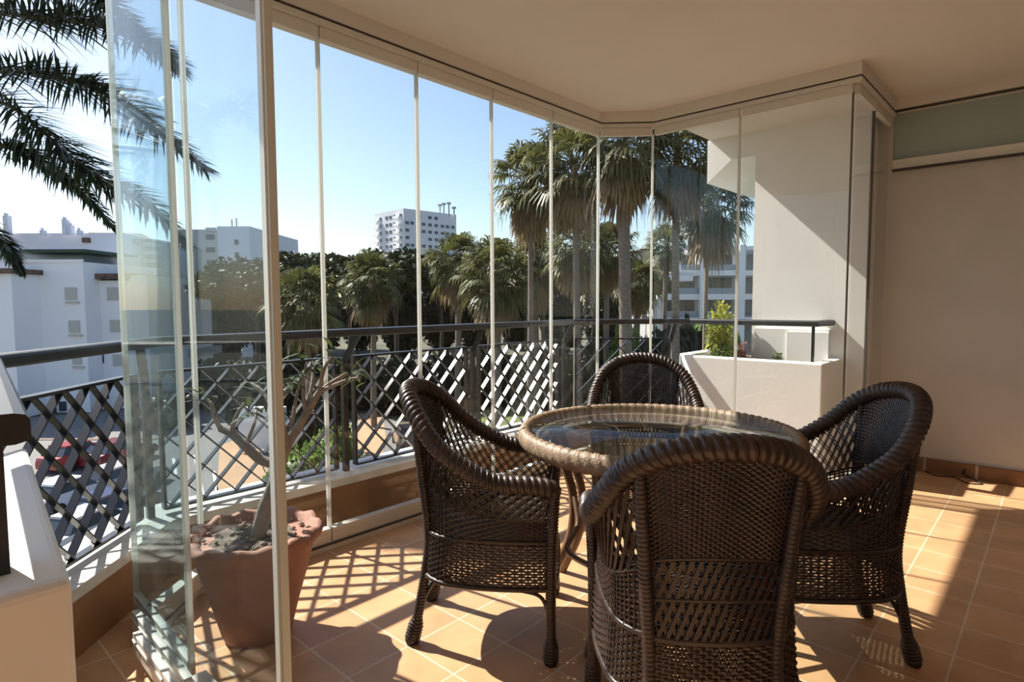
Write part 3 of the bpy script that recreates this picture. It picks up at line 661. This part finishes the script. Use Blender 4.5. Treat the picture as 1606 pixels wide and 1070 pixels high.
for i, ((px, py), d, rp, tr_, lab) in enumerate(palms):
    c = at(px, py, d); sc = rp*d/942/1.02; e = empty('fan_palm', (c[0], c[1], GZ), label=lab, cat='palm tree', group='fan palms in the garden')
    h = c[2]-GZ; zz = np.linspace(0, h, 40)
    MB().tube(np.stack([.15*np.sin(zz*.2+i), .1*np.cos(zz*.23+i)-.1*math.cos(h*.23+i), zz], -1)-np.stack([.15*np.sin(h*.2+i)*zz/h, 0*zz, 0*zz], -1), np.linspace(tr_*1.25, tr_*.9, 40), 12).build('trunk', M['trunk'], e)
    for me, nm_ in ((crown_me[i % 3], 'crown'), (dry_me[i % 2], 'dry_skirt')):
        o = bpy.data.objects.new(nm_, me); C.objects.link(o); o.parent = e; o.location = (0, 0, h); q_ = sc*(1.08 if nm_ == 'dry_skirt' else 1); o.scale = (q_, q_, q_*(1.15 if nm_ == 'dry_skirt' else 1)); o.rotation_euler = (0, 0, i*1.3)

# ------------------------------------------------------------------ pines and other trees
def cloud(R, n, size, seed, dens=.5, flatb=True, core=.80):
    r = np.random.default_rng(seed); d = r.normal(0, 1, (n, 3)); d /= np.linalg.norm(d, axis=1)[:, None]
    if flatb: d[:, 2] = np.where(d[:, 2] < -.25, d[:, 2]*.35, d[:, 2])
    lump = 1+.10*np.sin(d[:, 0]*7+seed)*np.cos(d[:, 1]*6)+.07*np.sin(d[:, 1]*13+d[:, 2]*9)
    p = d*(r.uniform(dens, 1, n)**.5*lump)[:, None]*V(*R)
    a = r.normal(0, 1, (n, 3)); a /= np.linalg.norm(a, axis=1)[:, None]; b = np.cross(a, r.normal(0, 1, (n, 3))); b /= np.linalg.norm(b, axis=1)[:, None]
    s_ = size*r.uniform(.5, 1.2, (n, 1)); v = np.stack([p-a*s_-b*s_*.4, p+a*s_-b*s_*.4, p+a*s_*.6+b*s_*.5, p-a*s_*.6+b*s_*.5], 1).reshape(-1, 3)
    mb = MB(); mb.add(v, np.arange(4*n).reshape(n, 4))
    ph = np.linspace(-PI/2, PI/2, 14)  # solid ellipsoid added inside the leaves to block light through the crown
    mb.lathe(np.stack([np.cos(ph)*core+.001, np.sin(ph)*core], -1), n=22, mod=lambda Rr, Z, th: (Rr*R[0]*(1+.08*np.sin(5*th+Z*4)), np.where(Z < -.25, Z*.4, Z)*R[2] if flatb else Z*R[2]), cap=False); return mb
pine_me = [cloud((5.6, 5.6, 3.0), 9000, .30, 300+i).mesh('crown', M['pine']) for i in range(2)]
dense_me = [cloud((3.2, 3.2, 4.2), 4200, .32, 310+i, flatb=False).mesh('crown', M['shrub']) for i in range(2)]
brown_me = cloud((3.5, 3.5, 3.4), 3000, .26, 320, dens=.2, core=.35).mesh('crown', M['dryleaf'])
def trunk_mesh(h, r):
    mb = MB(); mb.tube(catmull([(0, 0, 0), (.3, .1, h*.5), (0, 0, h)], 14), np.linspace(r, r*.6, 14), 8)
    for a in range(5):
        mb.tube(catmull([(.1, 0, h*.7), (math.cos(a*1.26)*1.2, math.sin(a*1.26)*1.2, h*.92), (math.cos(a*1.26)*2.4, math.sin(a*1.26)*2.4, h*1.08)], 8), np.linspace(r*.4, r*.15, 8), 5)
    return mb.mesh('trunk', M['pinetrunk'])
tm = trunk_mesh(10.5, .3)
pines = [(398, 455, 60, 1.0, 'umbrella pine with domed crown just left of the grey pole'), (470, 440, 76, 1.1, 'umbrella pine just right of the grey pole'),
         (545, 440, 92, 1.25, 'umbrella pine left of the lone fan palm'), (618, 438, 62, .95, 'umbrella pine below the tower block'), (690, 441, 78, 1.1, 'umbrella pine below the right edge of the tower'),
         (765, 443, 94, 1.25, 'umbrella pine behind the bushy skirted palm'), (850, 443, 64, .95, 'umbrella pine behind the leftmost tall palm'), (930, 445, 80, 1.1, 'umbrella pine left of the thickest palm trunk'), (1000, 452, 66, .7, 'umbrella pine right of the thickest palm trunk')]
for i, (px, py, d, sc, lab) in enumerate(pines):
    c = at(px, py, d); e = empty('pine_tree', (c[0], c[1], GZ), label=lab, cat='tree', group='umbrella pines')
    h = c[2]-GZ
    o = bpy.data.objects.new('crown', pine_me[i % 2]); C.objects.link(o); o.parent = e; o.location = (0, 0, h); o.scale = (sc, sc, sc); o.rotation_euler = (0, 0, i*1.7)
    o = bpy.data.objects.new('trunk', tm); C.objects.link(o); o.parent = e; o.scale = (1, 1, h/10.8)
names_ = ['behind the lattice left of the grey pole', 'right of the grey pole under the pines', 'left of the lone palm trunk', 'right of the lone palm trunk', 'below the tower block', 'under the palm by the tower', 'left of the bushy skirted palm trunk', 'right of the bushy skirted palm trunk',
          'left of the thick palm trunk', 'right of the thick palm trunk', 'in front of the terraced white building', 'at the far right near the planter']
k = 0
for i, px in enumerate((345, 430, 500, 565, 630, 690, 750, 812, 880, 945, 1010, 1085)):
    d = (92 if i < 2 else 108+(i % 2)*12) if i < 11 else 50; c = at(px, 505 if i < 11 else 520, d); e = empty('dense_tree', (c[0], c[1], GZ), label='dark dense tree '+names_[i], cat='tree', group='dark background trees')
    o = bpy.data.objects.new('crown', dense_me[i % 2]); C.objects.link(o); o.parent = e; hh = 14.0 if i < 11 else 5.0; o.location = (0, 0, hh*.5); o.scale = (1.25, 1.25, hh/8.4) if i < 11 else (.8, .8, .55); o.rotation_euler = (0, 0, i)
    MB().tube([(0, 0, 0), (.1, 0, 1.5), (0, 0, 3)], .25, 7).build('trunk', M['pinetrunk'], e)
c = at(274, 440, 88); e = empty('bare_brown_tree', (c[0], c[1], GZ), label='reddish brown sparse tree between the white building and the grey block', cat='tree')
o = bpy.data.objects.new('crown', brown_me); C.objects.link(o); o.parent = e; o.location = (0, 0, c[2]-GZ); o.scale = (.75, .75, .55)
o = bpy.data.objects.new('trunk', tm); C.objects.link(o); o.parent = e; o.scale = (.7, .7, (c[2]-GZ)/10.8)
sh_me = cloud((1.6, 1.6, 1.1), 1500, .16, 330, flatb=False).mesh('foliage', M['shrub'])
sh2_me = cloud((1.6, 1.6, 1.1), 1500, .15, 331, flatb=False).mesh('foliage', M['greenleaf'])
shr = [(265, 625, 46, 1.2, 0, 'dark shrub beside the parking shed'), (400, 585, 44, 1.3, 0, 'dark shrub behind the bare branches'), (478, 720, 26, 1.1, 1, 'leafy green shrub below the railing right of the grey pole'), (520, 690, 30, .9, 1, 'green shrub in the garden beyond the pot'),
       (500, 640, 38, 1.2, 0, 'dark shrub on the lawn beyond the pot'), (620, 575, 52, 1.5, 0, 'dark hedge clump left of the wicker hood'), (700, 570, 54, 1.5, 0, 'dark hedge clump above the wicker hood'), (560, 572, 54, 1.5, 0, 'dark hedge clump beyond the lattice posts'),
       (780, 568, 56, 1.6, 0, 'dark hedge clump left of the far chair'), (850, 566, 52, 1.5, 0, 'dark hedge clump at the lattice end'), (935, 560, 40, 1.4, 0, 'dark shrub behind the far chair'), (1030, 560, 34, 1.2, 0, 'dark shrub left of the planter'),
       (985, 550, 36, .9, 1, 'sunlit green shrub just above the far chair'), (1075, 540, 40, 1.3, 0, 'dark shrub under the terraced building'), (1120, 530, 44, 1.3, 1, 'green shrub behind the yellow-green bush'), (470, 560, 52, 1.5, 0, 'dark hedge clump right of the grey pole'), (340, 575, 54, 1.4, 0, 'dark hedge clump left of the bare branches')]
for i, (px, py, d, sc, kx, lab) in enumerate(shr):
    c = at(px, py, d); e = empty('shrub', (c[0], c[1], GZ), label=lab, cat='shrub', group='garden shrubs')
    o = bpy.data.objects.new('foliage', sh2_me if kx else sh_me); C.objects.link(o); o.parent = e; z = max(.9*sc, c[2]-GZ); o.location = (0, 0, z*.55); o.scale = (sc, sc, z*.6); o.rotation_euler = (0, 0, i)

# ------------------------------------------------------------------ ground
def gpoly(px, name, m, z=0.0, **k):
    pts = []
    for x, y in px:
        r = ray(x, y); t = (GZ-CH)/r[2]; p = V(0, 0, CH)+r*t; pts.append((p[0], p[1]))
    a = sum(pts[i][0]*pts[(i+1) % len(pts)][1]-pts[(i+1) % len(pts)][0]*pts[i][1] for i in range(len(pts)))
    if a < 0: pts = pts[::-1]
    o = MB().prism(pts, GZ-.05, GZ+z).build(name, M[m]); tag(o, **(k or S)); return o
o = MB().box(-300, 700, -60, 900, GZ-.3, GZ).build('ground', M['earth']); tag(o, **S)
gpoly([(-400, 1400), (-400, 690), (235, 640), (560, 640), (700, 690), (560, 1100)], 'parking_surface', 'asphalt', .02)
gpoly([(330, 900), (345, 700), (395, 680), (420, 740), (430, 900)], 'paved_path', 'pave', .04)
gpoly([(560, 800), (562, 650), (600, 650), (606, 690), (575, 800)], 'paved_walk', 'pave', .04)
gpoly([(760, 760), (745, 660), (790, 595), (870, 590), (930, 640), (930, 760)], 'lawn', 'grass', .05)
gpoly([(440, 760), (448, 690), (520, 660), (560, 670), (552, 780)], 'lawn', 'grass', .05)
gpoly([(905, 600), (940, 545), (1080, 540), (1130, 600)], 'lawn', 'grass', .05)
o = None
for i, (x0, y0, x1, y1) in enumerate(((305, 715, 318, 775), (335, 740, 345, 800), (272, 720, 276, 745))):
    a = ray(x0, y0); b = ray(x1, y1); a = V(0, 0, CH)+a*((GZ-CH)/a[2]); b = V(0, 0, CH)+b*((GZ-CH)/b[2])
    a[2] = b[2] = GZ+.03; o = MB().bar(a, b, .15, .02).build('parking_line', M['whiteline']); tag(o, ['long white painted line in the middle of the parking area', 'white painted line on the parking area nearest the pot', 'short white painted line at the left of the parking area'][i], 'road marking', 'white parking lines')

# ------------------------------------------------------------------ buildings
def FB(mb, x0, x1, yt, yb, d0, d1=None):          # block between two bearings, facing the terrace
    d1 = d0+8 if d1 is None else d1
    cx = (x0+x1)/2; zt = at(cx, yt, d0)[2]; zb = GZ if yb is None else at(cx, yb, d0)[2]
    a0 = (x0-803)*d0/FPX; a1 = (x1-803)*d0/FPX
    v = [RH*a+FH*d+V(0, 0, z) for a in (a0, a1) for d in (d0, d1) for z in (zb, zt)]
    mb.add(v, [(0, 1, 3, 2), (4, 6, 7, 5), (0, 4, 5, 1), (2, 3, 7, 6), (0, 2, 6, 4), (1, 5, 7, 3)]); return mb
def bwin(par, x0, x1, yt, yb, d, m='winglass', th=.12, name='window'): return FB(MB(), x0, x1, yt, yb, d-th, d+.05).build(name, M[m], par)
wb = empty('white_apartment_building', tuple(at(90, 690, 53)), label='white apartment building at the far left with rooftop terrace and shuttered windows', cat='building')
wb.location = (0, 0, 0)
FB(MB(), -160, 22, 428, None, 50, 62).build('wall', M['bwhite'], wb); FB(MB(), 22, 135, 411, None, 53, 64).build('wall', M['bwhite'], wb); FB(MB(), 135, 207, 440, None, 55, 66).build('wall', M['bwhite'], wb)
FB(MB(), 207, 233, 432, None, 54.5, 66).build('wall', M['blav'], wb)  # bluish shade of this wall section put into its colour
FB(MB(), 233, 243, 440, None, 60, 70).build('wall', M['bgrey'], wb)
FB(MB(), -160, 22, 421, 429, 49.6, 62).build('roof', M['roof'], wb); FB(MB(), 130, 207, 429, 438, 54.4, 66).build('roof', M['roof'], wb)
FB(MB(), 20, 140, 391, 396, 52.7, 60).build('roof_edge', M['roofgreen'], wb); FB(MB(), 24, 134, 397, 411, 55, 60).build('terrace_glazing', M['winblue'], wb)
FB(MB(), 22, 134, 407, 412, 52.9, 53.1).build('terrace_rail', M['bwhite'], wb)
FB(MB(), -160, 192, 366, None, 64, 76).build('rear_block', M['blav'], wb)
FB(MB(), 192, 236, 376, None, 68, 80).build('rear_block', M['bgrey'], wb)
mb = MB()
for i in range(6): FB(mb, 230, 242, 380+i*13, 386+i*13, 67, 69)
mb.build('balconies', M['bcream'], wb)
a = [at(128, 373, 63.5), at(238, 375, 67.5), at(222, 366, 74), at(140, 364, 72)]
mb = MB(); mb.poly([tuple(p) for p in a]+[tuple(p-V(0, 0, .5)) for p in a], [(0, 1, 2, 3), (7, 6, 5, 4), (0, 4, 5, 1), (1, 5, 6, 2), (2, 6, 7, 3), (3, 7, 4, 0)]); mb.build('roof', M['roof'], wb)
for x0, x1, yt in ((14, 21, 334), (70, 75, 357), (105, 111, 340), (114, 119, 349), (127, 132, 357)):
    mb = FB(MB(), x0, x1, yt+4, 368, 63, 63.6); FB(mb, x0+2, x1-2, yt, yt+5, 63.1, 63.5); mb.build('chimney', M['blav'], wb)
for x0, x1, yt, yb, mm in ((34, 40, 452, 468, 'winglass'), (44, 52, 452, 468, 'winglass'), (36, 43, 505, 521, 'winglass'), (48, 55, 505, 521, 'winglass'), (104, 122, 451, 470, 'shutter'), (107, 124, 503, 522, 'shutter'), (110, 124, 556, 572, 'shutter'), (40, 56, 560, 576, 'winglass')):
    bwin(wb, x0, x1, yt, yb, 53, mm)
    FB(MB(), x0-1, x1+2, yb+3, yb+6, 52.75, 53).build('sill', M['bcream'], wb)
for x0, x1, yt, yb, mm in ((143, 147, 452, 467, 'winglass'), (150, 154, 452, 467, 'winglass'), (145, 149, 503, 518, 'winglass'), (152, 156, 503, 518, 'winglass'), (148, 152, 556, 570, 'winglass'), (155, 159, 556, 570, 'winglass'), (170, 190, 451, 471, 'shutter'), (172, 192, 502, 521, 'shutter'), (174, 194, 556, 574, 'shutter')):
    bwin(wb, x0, x1, yt, yb, 55, mm)
bwin(wb, 146, 161, 403, 417, 64, 'shutter'); bwin(wb, 234, 241, 450, 468, 60); bwin(wb, 234, 241, 495, 514, 60)
bwin(wb, 60, 80, 640, 655, 53, 'winglass'); bwin(wb, 85, 96, 630, 645, 53, 'winglass'); bwin(wb, 150, 164, 610, 626, 55, 'winglass')
gb = empty('grey_apartment_block', label='grey apartment block with flat roof, left of the grey pole beyond the trees', cat='building')
FB(MB(), 275, 346, 360, None, 110, 130).build('wall', M['bgrey'], gb); FB(MB(), 346, 396, 355, None, 106, 130).build('wall', M['blav'], gb); FB(MB(), 328, 344, 357, 362, 109, 116).build('roof_box', M['bgrey'], gb)
for i in range(7): bwin(gb, 328, 341, 368+i*20, 376+i*20, 110); bwin(gb, 372, 378, 376+i*20, 384+i*20, 106)
for i in range(5): bwin(gb, 306, 314, 396+i*22, 404+i*22, 110)
FB(MB(), 368, 369, 344, 356, 112, 112.5).build('antenna', M['bgrey'], gb); FB(MB(), 375, 376, 342, 356, 112, 112.5).build('antenna', M['bgrey'], gb)
tw = empty('tower_block', label='tall pale tower block with antennas rising above the pine trees', cat='building')
def vwall(name, xa, da, xb, db, yt, m, thick=12, par=None):
    A = at(xa, yt, da); B = at(xb, yt, db); z = max(A[2], B[2]); t = (B-A); t[2] = 0; t /= np.linalg.norm(t); n = V(-t[1], t[0], 0)
    if n@FH < 0: n = -n
    pts = [(A+n*0)[:2], B[:2], (B+n*thick)[:2], (A+n*thick)[:2]]
    mb = MB(); mb.poly([(*p, GZ) for p in pts]+[(*p, z) for p in pts], [(3, 2, 1, 0), (4, 5, 6, 7), (0, 1, 5, 4), (1, 2, 6, 5), (2, 3, 7, 6), (3, 0, 4, 7)])
    mb.build(name, M[m], par); return A, B, z, n
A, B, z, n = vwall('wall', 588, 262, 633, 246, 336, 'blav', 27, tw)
A2, B2, z2 = B, B+n*27, z
wm = MB().box(-.8, .8, -.2, .2, -.6, .6).mesh('window', M['winglass'])
def wgrid(A, B, z, cols, rows, skip=0, seed=0, par=None):
    r = np.random.default_rng(seed); t = B-A; t[2] = 0; 
    for j in range(rows):
        for c in cols:
            if r.random() < skip: continue
            p = A+t*c; o = bpy.data.objects.new('window', wm); C.objects.link(o); o.parent = par; o.location = (p[0], p[1], z-2.6-j*3.0); o.rotation_euler = (0, 0, math.atan2(t[1], t[0]))
wgrid(A, B, z, (.2, .42, .55, .68, .9), 8, .05, 1, tw); wgrid(A2, B2, z2, (.06, .15, .27, .36, .48, .6, .72, .82, .93), 8, .3, 2, tw)
mb = MB()
for j in range(8):
    for c in (.12, .84):
        p = A+(B-A)*c-n*.8; p[2] = z-3.4-j*3; mb.bar(p-(B-A)*.09, p+(B-A)*.09, 1.6, 1.0)
mb.build('balconies', M['bwhite'], tw)
for x, yt in ((690, 322), (696, 320), (704, 319), (712, 326)): 
    p = at(x, 336, 262); q = at(x, yt, 262); mb = MB(); mb.tube([p-V(0, 0, 1), q], .35, 6); mb.bar(q-RH*.9, q+RH*.9, .3, .9); mb.build('antenna', M['bgrey'], tw)
tbd = empty('terraced_building', label='white terraced apartment building with wide balconies behind the right hand palms', cat='building')
FB(MB(), 1032, 1300, 400, None, 82, 100).build('wall', M['bgrey'], tbd)
for yt, yb, x0, x1 in ((386, 392, 1062, 1300), (424, 432, 1062, 1300), (461, 470, 1030, 1300), (428, 441, 1030, 1086), (498, 506, 1030, 1300)): FB(MB(), x0, x1, yt, yb, 74, 84).build('balcony_slab', M['bwhite'], tbd)
for x0, x1, yt in ((1031, 1037, 430), (1098, 1108, 384), (1158, 1168, 384)): FB(MB(), x0, x1, yt, None, 73.6, 76).build('column', M['bwhite'], tbd)
for yt, yb, x0, x1 in ((415, 424, 1066, 1097), (415, 424, 1109, 1157), (452, 461, 1038, 1097), (452, 461, 1109, 1157), (488, 498, 1038, 1097), (488, 498, 1109, 1157)): FB(MB(), x0, x1, yt, yb, 74.2, 74.4).build('balcony_glass', M['winblue'], tbd)
for yt, yb, x0, x1 in ((397, 422, 1070, 1092), (397, 422, 1115, 1150), (436, 460, 1045, 1080), (436, 460, 1115, 1150), (474, 497, 1045, 1060), (474, 497, 1075, 1092), (474, 497, 1115, 1150)): bwin(tbd, x0, x1, yt, yb, 82)
hb = empty('hillside_houses', label='low cream houses on the skyline just right of the thickest palm trunk', cat='building')
for x0, x1, yt in ((988, 1006, 396), (1004, 1024, 392), (1018, 1034, 398)): FB(MB(), x0, x1, yt, None, 180, 195).build('wall', M['bcream'], hb); FB(MB(), x0-1, x1+1, yt-2, yt, 179, 196).build('roof', M['roof'], hb)
sh = empty('parking_shed', label='low shed with pale green roof beside the parking, left of the bare branches', cat='shed')
FB(MB(), 252, 300, 560, 600, 62, 66).build('wall', M['bgrey'], sh); FB(MB(), 248, 302, 548, 561, 61, 67).build('roof', M['winblue'], sh)
o = MB(); FB(o, 40, 235, 690, 740, 42, 42.5); o = o.build('boundary_wall', M['roof']); tag(o, 'low brown boundary wall at the foot of the white apartment building', 'wall')
o = MB(); FB(o, 368, 440, 640, 704, 38, 38.6); o = o.build('garden_wall', M['bwhite']); tag(o, 'white garden wall beyond the lattice just left of the grey pole', 'wall')

# ------------------------------------------------------------------ parked cars
def car(px, py, rz, paint, label, d=None):
    r = ray(px, py); t = (GZ-CH)/r[2]; p = V(0, 0, CH)+r*t; e = empty('car', (p[0], p[1], GZ+.02), math.radians(rz), label=label, cat='car', group='parked cars')
    mb = MB(); X = np.array([-2.1, -2.05, -1.5, -1.35, .0, .55, 1.3, 1.95, 2.1]); T = np.array([.75, .9, 1.0, 1.0, 1.0, .98, .92, .75, .55])
    sec = []
    for x, tz in zip(X, T):
        w_ = .86 if abs(x) < 1.9 else .74
        sec.append([(x, -w_, .28), (x, -w_*1.02, .6), (x, -w_*.94, tz), (x, w_*.94, tz), (x, w_*1.02, .6), (x, w_, .28)])
    v = np.array(sec).reshape(-1, 3); f = [(i*6+j, i*6+(j+1) % 6, (i+1)*6+(j+1) % 6, (i+1)*6+j) for i in range(len(X)-1) for j in range(6)]
    mb.add(v, f, False); mb.poly(sec[0], [(0, 1, 2, 3, 4, 5)]); mb.poly(sec[-1], [(5, 4, 3, 2, 1, 0)]); mb.build('body', M[paint], e)
    mb = MB(); cb = [(-1.75, .98), (-1.35, 1.42), (.15, 1.46), (.85, .96)]; v = [(x, s_*(.78 if z < 1.1 else .62), z) for x, z in cb for s_ in (-1, 1)]
    mb.poly(v, [(0, 2, 4, 6), (7, 5, 3, 1), (0, 1, 3, 2), (4, 5, 7, 6), (0, 6, 7, 1)]); mb.build('windows', M['winglass'], e)
    MB().prism([(-1.38, -.63), (.18, -.63), (.18, .63), (-1.38, .63)], 1.40, 1.49).build('roof', M[paint], e)
    for x in (-1.3, 1.3):
        for y in (-.8, .8):
            mb = MB(); mb.tube([(x, y-.1, .32), (x, y+.1, .32)], .32, 16); mb.build('wheel', M['tyre'], e)
car(112, 795, 30, 'paint_white', 'white car seen through the left lattice just above the parapet corner')
car(180, 818, 30, 'paint_blue', 'dark blue car parked nearest the terrace behind the left lattice')
car(198, 768, 30, 'paint_silver', 'silver car parked beside the white edge of the folded panels, behind the blue car')
car(126, 730, 30, 'paint_red', 'red car parked by the brown boundary wall')
car(190, 726, 30, 'paint_darkred', 'dark red car parked right of the brighter red car at the boundary wall')
car(150, 850, 30, 'paint_silver', 'silver car low behind the left lattice just above the kerb')
car(285, 640, 10, 'paint_silver', 'silver car in the shade in front of the parking shed')
car(348, 622, 10, 'paint_dark', 'dark car in the shade right of the parking shed')
car(640, 700, 60, 'paint_dark', 'dark car parked beyond the railing left of the wicker hood')
car(955, 560, 20, 'paint_silver', 'silver car glimpsed above the far chair')

# ------------------------------------------------------------------ render look
sc = bpy.context.scene
sc.view_settings.view_transform = 'Standard'; sc.view_settings.look = 'None'; sc.view_settings.gamma = 1; sc.view_settings.exposure = 0.8
sc.view_settings.use_curve_mapping = False
sc.cycles.max_bounces = 10; sc.cycles.diffuse_bounces = 5; sc.cycles.glossy_bounces = 5; sc.cycles.transparent_max_bounces = 40; sc.cycles.use_denoising = True
sc.cycles.sample_clamp_indirect = 6
